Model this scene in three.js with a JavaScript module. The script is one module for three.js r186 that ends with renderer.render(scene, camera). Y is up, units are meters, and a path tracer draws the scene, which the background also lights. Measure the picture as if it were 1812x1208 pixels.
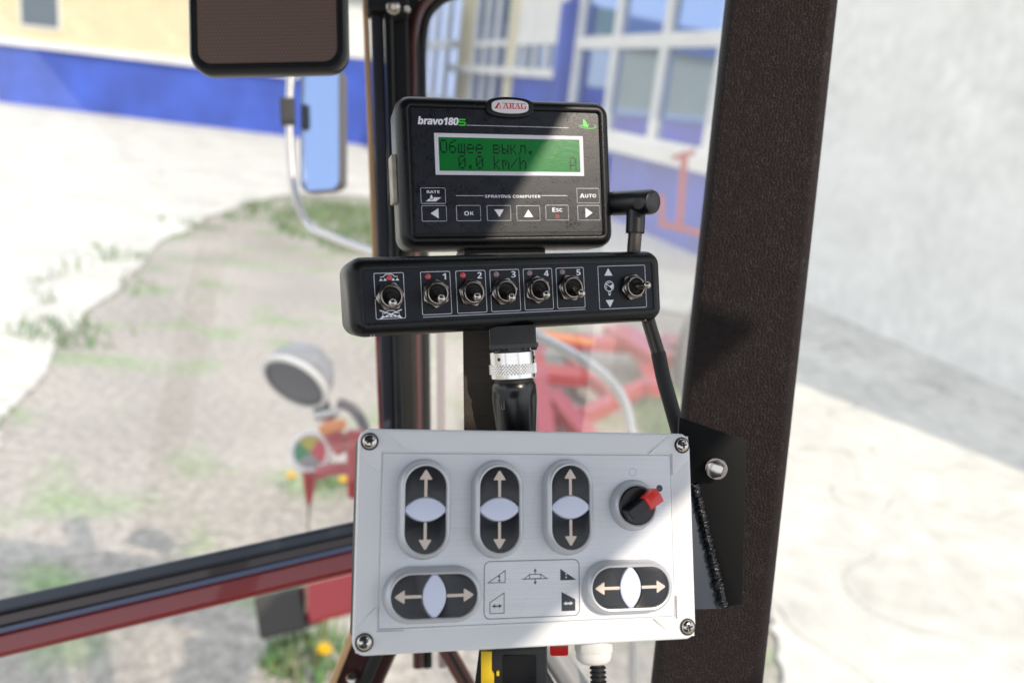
import * as THREE from 'three';
import { RoundedBoxGeometry } from 'three/addons/geometries/RoundedBoxGeometry.js';
import { mergeGeometries, toCreasedNormals } from 'three/addons/utils/BufferGeometryUtils.js';
import { ImprovedNoise } from 'three/addons/math/ImprovedNoise.js';

// ---------------------------------------------------------------- camera, sky, sun, exposure
const scene = new THREE.Scene();
const V = (x, y, z) => new THREE.Vector3(x, y, z);
const EYE = V(0, 2.4, 0), FOCAL = 1513, CX = 906, CY = 604;         // lens in pixels of the 1812 x 1208 picture
const camera = new THREE.PerspectiveCamera(2 * Math.atan(CY / FOCAL) * 180 / Math.PI, 1024 / 682, 0.02, 400);
const AX = V(0.99316, 0.11197, -0.03302), AY = V(-0.11674, 0.95261, -0.2809), AZ = V(0, 0.28283, 0.95917);  // rolled 6.7 degrees, looking down 16.4
camera.quaternion.setFromRotationMatrix(new THREE.Matrix4().makeBasis(AX, AY, AZ));
camera.position.copy(EYE);
camera.focus = 0.56; camera.userData.fStop = 4.6;
camera.updateMatrixWorld();

const renderer = new THREE.WebGLRenderer({ antialias: true });
renderer.toneMapping = THREE.LinearToneMapping;
renderer.toneMappingExposure = 1.46;
renderer.shadowMap.enabled = true;
renderer.shadowMap.type = THREE.PCFSoftShadowMap;

{ // thin bright haze over the whole sky
  const w = 256, h = 128, d = new Float32Array(w * h * 4);
  for (let j = 0; j < h; j++) for (let i = 0; i < w; i++) {
    const el = (j + 0.5) / h * Math.PI - Math.PI / 2, u = Math.max(0, Math.sin(el)), k = (j * w + i) * 4;
    const c = 1.08 * (1 - 0.22 * u);
    d[k] = 1.0 * c * (1 - 0.16 * u); d[k + 1] = 1.03 * c * (1 - 0.06 * u); d[k + 2] = 1.1 * c; d[k + 3] = 1;
  }
  const t = new THREE.DataTexture(d, w, h, THREE.RGBAFormat, THREE.FloatType);
  t.mapping = THREE.EquirectangularReflectionMapping; t.magFilter = t.minFilter = THREE.LinearFilter; t.needsUpdate = true;
  scene.background = t; scene.environment = t;
}
const SUN = V(0.4696, 0.6527, 0.5945);
const sun = new THREE.DirectionalLight(0xfff1dd, 2.3);
sun.target.position.set(0, 2, -0.5); sun.position.copy(SUN).multiplyScalar(30).add(sun.target.position);
sun.castShadow = true; sun.shadow.radius = 1; sun.shadow.mapSize.set(4096, 4096);
Object.assign(sun.shadow.camera, { left: -12, right: 12, top: 12, bottom: -12, near: 1, far: 80 });
scene.add(sun, sun.target);

// ---------------------------------------------------------------- helpers
let seed = 20240611;
const rnd = () => { seed |= 0; seed = seed + 0x6D2B79F5 | 0; let t = Math.imul(seed ^ seed >>> 15, 1 | seed); t = t + Math.imul(t ^ t >>> 7, 61 | t) ^ t; return ((t ^ t >>> 14) >>> 0) / 4294967296; };
const noise = new ImprovedNoise();
const hex = (c) => new THREE.Color(c);
const ray = (px, py) => AX.clone().multiplyScalar((px - CX) / FOCAL).addScaledVector(AY, -(py - CY) / FOCAL).addScaledVector(AZ, -1);
const at = (px, py, depth) => EYE.clone().addScaledVector(ray(px, py), depth);                  // a point that far into the scene
const onGround = (px, py, y = 0) => { const r = ray(px, py); return EYE.clone().addScaledVector(r, (y - EYE.y) / r.y); };
const taken = new Map();
const numbered = (n) => { const k = taken.get(n) || 0; taken.set(n, k + 1); return k ? `${n}_${String(k).padStart(3, '0')}` : n; };
function dress(o) { o.castShadow = o.receiveShadow = true; return o; }
function thing(name, label, category, group) {
  const o = new THREE.Group(); o.name = numbered(name); o.userData = { label, category }; if (group) o.userData.group = group;
  scene.add(o); return o;
}
function solo(name, geo, mat, label, category, group) {
  const o = dress(new THREE.Mesh(geo, mat)); o.name = numbered(name); o.userData = { label, category }; if (group) o.userData.group = group;
  scene.add(o); return o;
}
function struct(name, geo, mat) { const o = dress(new THREE.Mesh(geo, mat)); o.name = name; o.userData = { kind: 'structure' }; scene.add(o); return o; }
function part(parent, name, geo, mat, pos, label) {
  const o = dress(new THREE.Mesh(geo, mat)); o.name = name; if (pos) o.position.set(pos[0] / 1000, pos[1] / 1000, (pos[2] || 0) / 1000);
  if (label) o.userData.label = label;
  parent.add(o); return o;
}
function sub(parent, name, pos) { const o = new THREE.Group(); o.name = name; if (pos) o.position.set(pos[0] / 1000, pos[1] / 1000, (pos[2] || 0) / 1000); parent.add(o); return o; }
function pose(o, c, x, y, z) { o.position.copy(c); o.quaternion.setFromRotationMatrix(new THREE.Matrix4().makeBasis(x, y, z)); return o; }
const mm = (g) => g.scale(0.001, 0.001, 0.001);
const crease = (g, deg = 32) => toCreasedNormals(g.index ? g.toNonIndexed() : g, deg * Math.PI / 180);
function rrect(w, h, r, n = 8) {                                     // outline of a rounded rectangle, centred
  const p = []; r = Math.max(0.01, Math.min(r, w / 2, h / 2));
  for (const [sx, sy, a] of [[1, 1, 0], [-1, 1, 90], [-1, -1, 180], [1, -1, 270]])
    for (let i = 0; i <= n; i++) { const t = (a + 90 * i / n) * Math.PI / 180; p.push([sx * (w / 2 - r) + r * Math.cos(t), sy * (h / 2 - r) + r * Math.sin(t)]); }
  return p;
}
// a shell: the outline is drawn in by inset at height z for each [inset, z]; the ends are capped. mm.
function shell(w, h, r, profile, n = 8, caps = [true, true], deg = 32) {
  const pos = [], idx = [], rings = profile.map(([i, z]) => rrect(w - 2 * i, h - 2 * i, Math.max(r - i, 0.15), n).map(([x, y]) => [x, y, z]));
  const m = rings[0].length;
  for (const q of rings) for (const p of q) pos.push(...p);
  for (let k = 0; k + 1 < rings.length; k++) for (let i = 0; i < m; i++) {
    const a = k * m + i, b = k * m + (i + 1) % m; idx.push(a, b, b + m, a, b + m, a + m);
  }
  const cap = (k, flip) => { const c = pos.length / 3; pos.push(0, 0, profile[k][1]); for (let i = 0; i < m; i++) { const a = k * m + i, b = k * m + (i + 1) % m; flip ? idx.push(c, b, a) : idx.push(c, a, b); } };
  if (caps[0]) cap(0, true); if (caps[1]) cap(rings.length - 1, false);
  const g = new THREE.BufferGeometry(); g.setAttribute('position', new THREE.Float32BufferAttribute(pos, 3)); g.setIndex(idx);
  const uv = []; for (let i = 0; i < pos.length; i += 3) uv.push(pos[i] / 1000 + pos[i + 2] / 1700, pos[i + 1] / 1000 + pos[i + 2] / 1300);
  g.setAttribute('uv', new THREE.Float32BufferAttribute(uv, 2));
  return mm(crease(g, deg));
}
const shapeOf = (pts) => { const s = new THREE.Shape(); pts.forEach(([x, y], i) => i ? s.lineTo(x, y) : s.moveTo(x, y)); return s; };
function slab(shape, depth, bevel = 0, seg = 2, curve = 16) {         // extruded from z = 0 to z = depth, mm
  const g = new THREE.ExtrudeGeometry(shape, { depth: Math.max(depth - 2 * bevel, 0.01), bevelEnabled: bevel > 0, bevelThickness: bevel, bevelSize: bevel, bevelOffset: -bevel, bevelSegments: seg, curveSegments: curve });
  g.translate(0, 0, bevel); return mm(crease(g, 40));
}
function lathe(profile, seg = 32, deg = 32) { return mm(crease(new THREE.LatheGeometry(profile.map(([r, y]) => new THREE.Vector2(r, y)), seg), deg)); }   // [radius, y]
const latheZ = (profile, seg = 32, deg = 32) => lathe(profile, seg, deg).rotateX(Math.PI / 2);                                                        // axis along +z
function bar(p0, p1, w, t, r = 0.15, face) {                          // a rounded bar from p0 to p1 (m), w across the view, t deep
  const y = p1.clone().sub(p0), L = y.length(); y.normalize();
  const z = (face || EYE.clone().sub(p0)).clone(); z.addScaledVector(y, -z.dot(y)).normalize();
  const x = y.clone().cross(z), g = new RoundedBoxGeometry(w, L, t, 3, Math.min(w, t) * r);
  g.applyMatrix4(new THREE.Matrix4().makeBasis(x, y, z)); const c = p0.clone().add(p1).multiplyScalar(0.5); g.translate(c.x, c.y, c.z);
  return g;
}
const tube = (pts, r, seg = 60, rad = 14) => new THREE.TubeGeometry(new THREE.CatmullRomCurve3(pts, false, 'centripetal'), seg, r, rad, false);
const box = (x0, x1, y0, y1, z0, z1) => { const g = new THREE.BoxGeometry(x1 - x0, y1 - y0, z1 - z0).translate((x0 + x1) / 2, (y0 + y1) / 2, (z0 + z1) / 2), p = g.attributes.position, u = []; for (let i = 0; i < p.count; i++) u.push((p.getX(i) + p.getZ(i)) / 3, p.getY(i) / 3); g.setAttribute('uv', new THREE.Float32BufferAttribute(u, 2)); return g; };

// ---------------------------------------------------------------- textures
function dataTex(n, fn, srgb = false, repeat = [1, 1]) {
  const d = new Uint8Array(n * n * 4);
  for (let j = 0; j < n; j++) for (let i = 0; i < n; i++) { const c = fn(i / n, j / n, i, j), k = (j * n + i) * 4; d[k] = c[0]; d[k + 1] = c[1]; d[k + 2] = c[2]; d[k + 3] = 255; }
  const t = new THREE.DataTexture(d, n, n); t.magFilter = THREE.LinearFilter; t.minFilter = THREE.LinearMipmapLinearFilter; t.generateMipmaps = true;
  t.wrapS = t.wrapT = THREE.RepeatWrapping; t.repeat.set(...repeat); if (srgb) t.colorSpace = THREE.SRGBColorSpace; t.needsUpdate = true; return t;
}
const tile = (x, y, f, z = 0) => { // noise that repeats over 0..1
  const n = (a, b) => noise.noise(a * f, b * f, z); const u = x, v = y;
  return (n(u, v) * (1 - u) + n(u - 1, v) * u) * (1 - v) + (n(u, v - 1) * (1 - u) + n(u - 1, v - 1) * u) * v;
};
function canvasTex(w, h, draw) {
  const c = document.createElement('canvas'); c.width = w; c.height = h; draw(c.getContext('2d'), w, h);
  const t = new THREE.CanvasTexture(c); t.colorSpace = THREE.SRGBColorSpace; t.anisotropy = 8; return t;
}
const again = (t, u, v) => { const c = t.clone(); c.repeat.set(u, v); c.needsUpdate = true; return c; };
const grainTex = dataTex(256, (x, y) => { const v = 128 + 60 * tile(x, y, 40) + 60 * (rnd() - 0.5) + 40 * tile(x, y, 90, 3); return [v, v, v]; });
const speckTex = dataTex(512, (x, y) => { const r = rnd(); const v = 110 + 70 * (rnd() - 0.5) + 40 * tile(x, y, 30, 7) + (r > 0.985 ? 90 : 0); return [v, v, v]; });
const blotchTex = dataTex(256, (x, y) => { const v = 190 + 90 * tile(x, y, 5, 2) + 50 * tile(x, y, 13, 5) + 30 * (rnd() - 0.5); const c = Math.max(60, Math.min(255, v)); return [c, c, c]; });
const hideTex = (() => { // grained hide: cells with creases between
  const n = 46, pts = []; for (let j = 0; j < n; j++) for (let i = 0; i < n; i++) pts.push([(i + rnd()) / n, (j + rnd()) / n]);
  return dataTex(512, (x, y) => {
    let a = 9, b = 9; const ci = Math.floor(x * n), cj = Math.floor(y * n);
    for (let dj = -1; dj <= 1; dj++) for (let di = -1; di <= 1; di++) {
      const p = pts[((cj + dj + n) % n) * n + (ci + di + n) % n]; let ex = Math.abs(p[0] - x), ey = Math.abs(p[1] - y); ex = Math.min(ex, 1 - ex); ey = Math.min(ey, 1 - ey);
      const e = Math.hypot(ex, ey) * n; if (e < a) { b = a; a = e; } else if (e < b) b = e;
    }
    const v = Math.min(1, (b - a) * 2.4) * 200 + 40 * rnd() * 0.5 + 15; return [v, v, v];
  });
})();

// ---------------------------------------------------------------- materials
const M = (o) => new THREE.MeshStandardMaterial(o), MP = (o) => new THREE.MeshPhysicalMaterial(o);
const blackPlastic = MP({ color: hex('#0d0e10'), roughness: 0.42, bumpMap: again(grainTex, 45, 45), bumpScale: 0.00012, roughnessMap: again(blotchTex, 9, 9), specularIntensity: 0.65 });
const blackSmooth = M({ color: hex('#101114'), roughness: 0.32 });
const deepBlack = M({ color: hex('#0b0b0d'), roughness: 0.55 });
const rubber = M({ color: hex('#17171a'), roughness: 0.6, bumpMap: again(grainTex, 20, 20), bumpScale: 0.0001 });
const chrome = M({ color: hex('#b9b3ad'), metalness: 1, roughness: 0.16 });
const nickel = M({ color: hex('#8f8781'), metalness: 1, roughness: 0.22 });
const cupMat = M({ color: hex('#171514'), roughness: 0.5 });
const alu = M({ color: hex('#d9d6d2'), metalness: 1, roughness: 0.28, roughnessMap: again(blotchTex, 6, 20) });
const silver = MP({ color: hex('#c4c6cb'), metalness: 0.3, roughness: 0.36 });
const lidMat = M({ color: hex('#e1e2e5'), roughness: 0.48, bumpMap: again(grainTex, 12, 12), bumpScale: 0.00004 });
const lensMat = MP({ color: hex('#d6dcf3'), roughness: 0.28, clearcoat: 0.3, clearcoatRoughness: 0.2 });
const capMat = M({ color: hex('#15181f'), roughness: 0.38, roughnessMap: again(blotchTex, 14, 14), bumpMap: again(grainTex, 30, 30), bumpScale: 0.00003 });
const arrowMat = M({ color: hex('#d8c9bf'), roughness: 0.5 });
const redPlastic = MP({ color: hex('#e0221c'), roughness: 0.3, clearcoat: 0.3 });
const gripBlack = M({ color: hex('#121316'), roughness: 0.28 });
const plateSteel = M({ color: hex('#15181d'), roughness: 0.5, bumpMap: again(grainTex, 26, 26), bumpScale: 0.00015 });
const dustSteel = M({ color: hex('#4a4138'), roughness: 0.7, bumpMap: again(grainTex, 40, 40), bumpScale: 0.0004, map: again(blotchTex, 14, 14) });
const hide = MP({ color: hex('#190c0d'), roughness: 0.55, specularIntensity: 0.7, bumpMap: again(hideTex, 12, 12), bumpScale: 0.0006 });
const maroon = MP({ color: hex('#571d1e'), roughness: 0.3, clearcoat: 0.5, clearcoatRoughness: 0.15 });
const redPaint = MP({ color: hex('#a8141a'), roughness: 0.3, clearcoat: 0.6, clearcoatRoughness: 0.1 });
const sunlitTan = M({ color: hex('#cfa77c'), roughness: 0.45 });  // tan stands in for sun and reflections on the dark red edges
const tubeChrome = M({ color: hex('#c9c7c6'), metalness: 0.9, roughness: 0.25 });
const glassMat = MP({ color: 0xffffff, roughness: 0.03, transmission: 0.93, thickness: 0, ior: 1.5 });

// ---------------------------------------------------------------- ground and pavement
const gravelMap = dataTex(1024, (x, y) => {
  const g = tile(x, y, 4, 1), p = tile(x, y, 60, 2), q = tile(x, y, 150, 3), r = rnd();
  let v = 0.66 + 0.11 * g + 0.16 * p + 0.14 * q + 0.16 * (r - 0.5);
  const green = Math.max(0, tile(x, y, 7, 9) * 1.4 - 0.13 + 0.3 * tile(x, y, 40, 4));
  return [255 * v * (1.0 - 0.34 * green), 255 * v * (0.955 - 0.05 * green), 255 * v * (0.905 - 0.42 * green)].map((c) => Math.max(20, Math.min(250, c)));
}, true);
{
  const g = new THREE.PlaneGeometry(160, 160).rotateX(-Math.PI / 2);
  struct('ground', g, M({ map: again(gravelMap, 42, 42), roughness: 0.95, bumpMap: again(gravelMap, 42, 42), bumpScale: 0.02 }));
  const paveMap = dataTex(512, (x, y) => { let v = 206 + 22 * tile(x, y, 5, 4) + 24 * tile(x, y, 30, 5) + 22 * (rnd() - 0.5) - 70 * Math.max(0, tile(x, y, 9, 8) - 0.22); if (Math.abs(noise.noise(x * 6 + 2, y * 6, 3)) < 0.006) v -= 70; return [v, v * 0.98, v * 0.94]; }, true);
  const edge = [[1420, 1500], [1370, 1208], [1330, 900], [1330, 720], [1318, 620], [1290, 576], [1180, 552], [1060, 520], [960, 470], [880, 400], [760, 362], [660, 352], [600, 345], [520, 345], [440, 358], [300, 420], [150, 560], [20, 740], [-120, 1040], [-300, 1500]].map(([x, y]) => onGround(x, y)).flatMap((p, i, a) => { // broken edge
    if (i + 1 === a.length) return [p];
    const n = Math.max(2, Math.round(p.distanceTo(a[i + 1]) / 0.06)); return [...Array(n)].map((_, k) => { const q = p.clone().lerp(a[i + 1], k / n), w = 0.05; q.x += w * (rnd() - 0.5) + 0.12 * noise.noise(q.x * 1.3, q.z * 0.9, 1); q.z += w * (rnd() - 0.5) + 0.12 * noise.noise(q.x * 1.3, q.z * 0.9, 5); return q; });
  });
  const pave = new THREE.Shape([...edge.map((p) => new THREE.Vector2(p.x, -p.z)), new THREE.Vector2(-40, 0.5), new THREE.Vector2(-40, 70), new THREE.Vector2(40, 70), new THREE.Vector2(40, 1.6)]);
  struct('pavement', new THREE.ShapeGeometry(pave).rotateX(-Math.PI / 2).translate(0, 0.02, 0), M({ map: again(paveMap, 0.22, 0.22), roughness: 0.9, bumpMap: again(paveMap, 0.22, 0.22), bumpScale: 0.006 }));
}

// ---------------------------------------------------------------- unseen cab: roof with openings cut to shape the sunlight, rear wall (both shade the instruments)
{
  const roof = thing('cab_roof', 'dark unseen cab roof with added openings that shape the sunlight on the instruments', 'roof');
  const s = shapeOf([[-1300, -900], [1300, -900], [1300, 1500], [-1300, 1500]]);          // x, z in mm, the cab from above
  const sunOpening = new THREE.Path([[440, -400], [495, -41], [520, 108], [516, 140], [600, 99], [716, 44], [782, 70], [756, 300], [716, 444], [700, 480], [1010, 480], [1010, -400]].map(([x, z]) => new THREE.Vector2(x, z)));  // made-up hatch opening, outlined so the sun patches fall on the instruments
  s.holes.push(sunOpening);
  s.holes.push(new THREE.Path([[540, 216], [652, 160], [652, 225], [622, 262], [560, 250]].map(([x, z]) => new THREE.Vector2(x, z))));   // made-up slot that lets sun onto the mounting plate
  const g = new THREE.ExtrudeGeometry(s, { depth: 12, bevelEnabled: false }); mm(g).rotateX(Math.PI / 2).translate(0, 3.062, 0);
  part(roof, 'panel', g, M({ color: hex('#3a3d43'), roughness: 0.8 }));
  const back = thing('cab_rear_wall', 'dark rear wall of the cab behind the driver', 'wall');
  part(back, 'panel', box(-1.3, 1.3, 0.9, 2.2, 1.4, 1.45), M({ color: hex('#3a3634'), roughness: 0.85 }));
  for (const x of [-1.25, 1.25]) part(back, 'post', box(x - 0.05, x + 0.05, 2.2, 3.05, 1.38, 1.46), deepBlack);
}

// ---------------------------------------------------------------- spraying computer
const MON = { c: V(-0.0161, 2.3426, -0.6086), x: V(0.95039, 0.07234, -0.30255), y: V(-0.15597, 0.95232, -0.26223), z: V(0.26915, 0.29641, 0.91635) };
const G5 = { // 5 x 7 dot letters
  О: '01110 10001 10001 10001 10001 10001 01110', б: '00011 01100 10000 11110 10001 10001 01110', щ: '00000 00000 10101 10101 10101 10101 11111', е: '00000 00000 01110 10001 11111 10000 01110',
  в: '00000 00000 11110 10001 11110 10001 11110', ы: '00000 00000 10001 10001 11101 10011 11101', к: '00000 00000 10010 10100 11000 10100 10010', л: '00000 00000 01111 01001 01001 01001 10001', '.': '00000 00000 00000 00000 00000 01100 01100',
  0: '01110 10001 10011 10101 11001 10001 01110', k: '10000 10000 10010 10100 11000 10100 10010', m: '00000 00000 11010 10101 10101 10001 10001', '/': '00000 00001 00010 00100 01000 10000 00000', h: '10000 10000 10110 11001 10001 10001 10001', A: '01110 10001 10001 10001 11111 10001 10001',
};
function wide(c, text, x, y, size, stretch, weight = '') { c.save(); c.translate(x, y); c.scale(stretch, 1); c.font = `${weight} ${size}px sans-serif`; c.textAlign = 'center'; c.textBaseline = 'middle'; c.fillText(text, 0, 0); c.restore(); }
function smallCaps(c, text, x, y, big, small, stretch) { // first letter larger, centred
  c.save(); c.translate(x, y); c.scale(stretch, 1); c.textBaseline = 'alphabetic'; c.textAlign = 'left';
  c.font = `bold ${big}px sans-serif`; const a = c.measureText(text[0]).width; c.font = `bold ${small}px sans-serif`; const b = c.measureText(text.slice(1)).width;
  c.font = `bold ${big}px sans-serif`; c.fillText(text[0], -(a + b) / 2, 0); c.font = `bold ${small}px sans-serif`; c.fillText(text.slice(1), -(a + b) / 2 + a, 0); c.restore();
}
const rr = (c, x, y, w, h, r) => { c.beginPath(); c.roundRect(x, y, w, h, r); };
const dust = (c, w, h, n, mmpx) => { for (let i = 0; i < n; i++) { const a = 0.05 + 0.3 * rnd() * rnd(); c.fillStyle = `rgba(196,194,190,${a})`; c.beginPath(); c.arc(rnd() * w, rnd() * h, mmpx * (0.06 + 0.16 * rnd()), 0, 7); c.fill(); } };
const KEYS = [[-54.4, -16, 'rate'], [58.8, -15.7, 'auto'], [-54.2, -28.1, 'l'], [-30, -28, 'ok'], [-8.2, -28, 'd'], [13.3, -28.1, 'u'], [34.8, -27.8, 'esc'], [58.9, -28, 'r']];
const FW = 137.5, FH = 85.6, FX = -67.5, FY = 44.2, FS = 14;
const filmMap = canvasTex(Math.round(FW * FS), Math.round(FH * FS), (c, w, h) => {
  c.fillStyle = '#0d121d'; c.fillRect(0, 0, w, h);
  dust(c, w, h, 9000, FS);
  c.setTransform(FS, 0, 0, FS, -FX * FS, FY * FS);                 // mm, y down
  const white = '#f2f0f8', green = '#3fd83a';
  c.fillStyle = white; c.font = 'italic 900 6.6px sans-serif'; c.textBaseline = 'alphabetic';
  c.save(); c.translate(-63.4, -32.4); c.transform(1, 0, -0.16, 1, 0, 0); c.font = 'bold 6.8px sans-serif'; c.letterSpacing = '-0.35px'; c.scale(1.04, 1); c.fillText('bravo180', 0, 0); c.lineWidth = 0.28; c.strokeStyle = white; c.strokeText('bravo180', 0, 0); c.restore();
  c.strokeStyle = green; c.lineWidth = 0.95; c.lineJoin = 'round'; c.beginPath(); // the wide green S
  c.moveTo(-29.6, -36.6); c.lineTo(-33.6, -36.6); c.lineTo(-34.2, -36.0); c.lineTo(-34.2, -35.2); c.lineTo(-33.6, -34.7); c.lineTo(-30.4, -34.7); c.lineTo(-29.8, -34.1); c.lineTo(-29.8, -33.3); c.lineTo(-30.4, -32.7); c.lineTo(-34.6, -32.7); c.stroke();
  c.fillStyle = white; c.fillRect(-28.9, -32.95, 74.8, 0.34);
  // heron in a ring
  c.fillStyle = green; c.strokeStyle = green; c.lineWidth = 0.42; c.beginPath(); c.ellipse(60.4, -34.3, 6.7, 1.5, 0.05, -0.7, 2.9); c.stroke();
  c.beginPath(); c.moveTo(57.4, -39.6); c.quadraticCurveTo(60.3, -37.6, 60.3, -34.6); c.lineTo(61.6, -36.6); c.quadraticCurveTo(61.6, -34.8, 60.6, -33.6); c.lineTo(58.4, -33.9); c.lineTo(53.8, -35); c.lineTo(57.6, -35); c.quadraticCurveTo(56.9, -37.4, 57.4, -39.6); c.fill();
  // small title
  c.fillStyle = white; c.fillRect(-38.4, 15.7, 19.8, 0.36); c.fillRect(23.6, 15.5, 19.4, 0.36); wide(c, 'SPRAYING COMPUTER', 2.5, 15.8, 2.75, 1.42, 'bold');
  for (const [x, y, k] of KEYS) {
    const X = x, Y = -y; c.lineWidth = 0.38; c.strokeStyle = '#dcdbe6'; rr(c, X - 8.55, Y - 5.3, 17.1, 10.6, 0.8); c.stroke(); c.fillStyle = white;
    const tri = (a) => { c.beginPath(); a.forEach(([p, q], i) => i ? c.lineTo(X + p, Y + q) : c.moveTo(X + p, Y + q)); c.fill(); };
    if (k === 'l') tri([[-2.6, 0], [3, -3.6], [3, 3.6]]); if (k === 'r') tri([[-2.6, -3.6], [-2.6, 3.6], [2.8, 0]]);
    if (k === 'd') tri([[-3.5, -2.6], [3.5, -2.6], [0.2, 2.8]]); if (k === 'u') tri([[-3.5, 2.8], [3.5, 2.8], [0, -2.6]]);
    if (k === 'ok') smallCaps(c, 'Ok'.toUpperCase(), X, Y + 1.5, 4.1, 3.4, 1.35);
    if (k === 'auto') smallCaps(c, 'AUTO', X, Y + 1.6, 4.3, 3.5, 1.3);
    if (k === 'esc') { smallCaps(c, 'ESC', X, Y - 0.6, 4.2, 3.3, 1.35); c.strokeStyle = '#e0302c'; c.lineWidth = 0.38; c.beginPath(); c.arc(X, Y + 2.6, 1.15, -1.0, Math.PI + 1.0); c.stroke(); c.beginPath(); c.moveTo(X, Y + 0.9); c.lineTo(X, Y + 2.7); c.stroke(); }
    if (k === 'rate') { wide(c, 'RATE', X, Y - 3.1, 2.7, 1.5, 'bold'); tri([[-5.4, 3.9], [1.8, 3.9], [5.6, 1.1], [-1.8, 1.1]]); c.fillStyle = white; c.strokeStyle = '#191c24'; c.lineWidth = 0.45; c.beginPath(); c.moveTo(X - 1.3, Y - 1.2); c.quadraticCurveTo(X + 0.4, Y + 0.9, X - 0.3, Y + 2.2); c.quadraticCurveTo(X - 1.3, Y + 3.1, X - 2.3, Y + 2.2); c.quadraticCurveTo(X - 3, Y + 0.9, X - 1.3, Y - 1.2); c.fill(); c.stroke(); }
  }
});
const filmMat = MP({ map: filmMap, roughness: 0.8, roughnessMap: again(speckTex, 0.55, 0.35), bumpMap: again(speckTex, 0.55, 0.35), bumpScale: 0.00009, specularIntensity: 0.95 });
function filmUV(g, fw, fh, fx, fy) { const p = g.attributes.position, uv = []; for (let i = 0; i < p.count; i++) uv.push((p.getX(i) * 1000 - fx) / fw, 1 - (fy - p.getY(i) * 1000) / fh); g.setAttribute('uv', new THREE.Float32BufferAttribute(uv, 2)); return g; }
{
  const t = pose(thing('spraying_computer', 'black spraying computer with green display and eight outlined keys', 'computer'), MON.c, MON.x, MON.y, MON.z);
  const W = 156, H = 105.6;
  // housing: rounded all round, a lip at the film
  const lip = [[3.5, -34], [1, -31], [0.4, -16], [0, -8], [0.5, -4], [2.2, -0.6], [4.6, 1.5], [7, 1.9], [8.2, 1.6], [8.7, 0.9], [8.9, -0.6]];
  part(t, 'housing', shell(W, H, 11, lip, 10, [true, true], 50), blackPlastic);
  const film = filmUV(mm(new THREE.PlaneGeometry(FW, FH).translate(FX + FW / 2, FY - FH / 2, -0.2)), FW, FH, FX, FY);
  part(t, 'front_film', film, filmMat);
  for (const [x, y] of KEYS) part(t, 'key', filmUV(shell(17.3, 10.9, 1.2, [[0, -0.5], [0, 0.02], [0.14, 0.2]], 4).translate(x / 1000, y / 1000, 0), FW, FH, FX, FY), filmMat);
  // display: white surround and dot matrix
  const fr = shapeOf(rrect(108.4, 28.6, 0.4, 2)); fr.holes.push(new THREE.Path(rrect(102.8, 23.1, 0.3, 2).map(([x, y]) => new THREE.Vector2(x, y))));
  const disp = part(t, 'display_surround', slab(fr, 0.5, 0.1), M({ color: hex('#dcd9e4'), roughness: 0.45 }), [2.1, 12.6, -0.2]);
  const lcd = canvasTex(1640, 368, (c, w, h) => {
    c.fillStyle = '#067631'; c.fillRect(0, 0, w, h);
    const cw = w / 16.4, x0 = cw * 0.16, d = cw / 6;
    [['Общее выкл.', 1], ['  0.0 km/h     A', 0]].forEach(([s, top]) => [...s].forEach((ch, n) => {
      const g = G5[ch]; if (!g) return; c.fillStyle = top ? '#02261a' : (ch === '0' ? '#03251a' : '#022417');
      g.split(' ').forEach((row, j) => [...row].forEach((b, i) => { if (b === '1') c.fillRect(x0 + n * cw + i * d, (top ? 26 : 196) + j * d * 1.28, d * 0.9, d * 1.18); }));
      if (ch === 'щ') c.fillRect(x0 + n * cw + 4 * d, 26 + 7 * d * 1.28, d * 0.9, d);
    }));
  });
  part(disp, 'display_screen', mm(new THREE.PlaneGeometry(102.8, 23.1)), MP({ map: lcd, roughness: 0.25, bumpMap: again(speckTex, 0.8, 0.2), bumpScale: 0.0001, specularIntensity: 0.8 }), [0, 0, 0.12]);
  // badge: black oval carrier and a domed white plate
  const oval = (w, h, e) => { const s = new THREE.Shape(); s.moveTo(-w / 2, -e); s.quadraticCurveTo(-w / 2 + 1, -h / 2, 0, -h / 2); s.quadraticCurveTo(w / 2 - 1, -h / 2, w / 2, -e); s.lineTo(w / 2, e); s.quadraticCurveTo(w / 2 - 1, h / 2, 0, h / 2); s.quadraticCurveTo(-w / 2 + 1, h / 2, -w / 2, e); s.closePath(); return s; };
  const car = part(t, 'badge_carrier', slab(oval(34.5, 14.6, 2.2), 3.4, 1), blackPlastic, [2.2, 45.4, -0.4]);
  const bmap = canvasTex(1080, 400, (c, w, h) => {
    c.fillStyle = '#e9e4ea'; c.fillRect(0, 0, w, h); c.fillStyle = '#c8231f';
    c.save(); c.translate(330, 262); c.scale(1.12, 1); c.font = 'bold 218px serif'; c.textBaseline = 'alphabetic'; c.letterSpacing = '-6px'; c.fillText('ARAG', -10, 0); c.restore();
    c.fillRect(300, 104, 660, 14); c.fillRect(300, 252, 690, 14);
    c.beginPath(); c.moveTo(70, 268); c.lineTo(195, 100); c.lineTo(235, 100); c.lineTo(150, 268); c.fill(); c.beginPath(); c.moveTo(238, 110); c.lineTo(262, 266); c.lineTo(175, 266); c.lineTo(183, 250); c.lineTo(242, 250); c.lineTo(226, 130); c.fill();
  });
  const bg = slab(oval(26.6, 9.6, 1.6), 1.2, 0.3); filmUV(bg, 26.6, 9.6, -13.3, 4.8);
  part(car, 'badge_plate', bg, MP({ map: bmap, roughness: 0.25, clearcoat: 0.6 }), [-0.2, 0.2, 3.1]);
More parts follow.
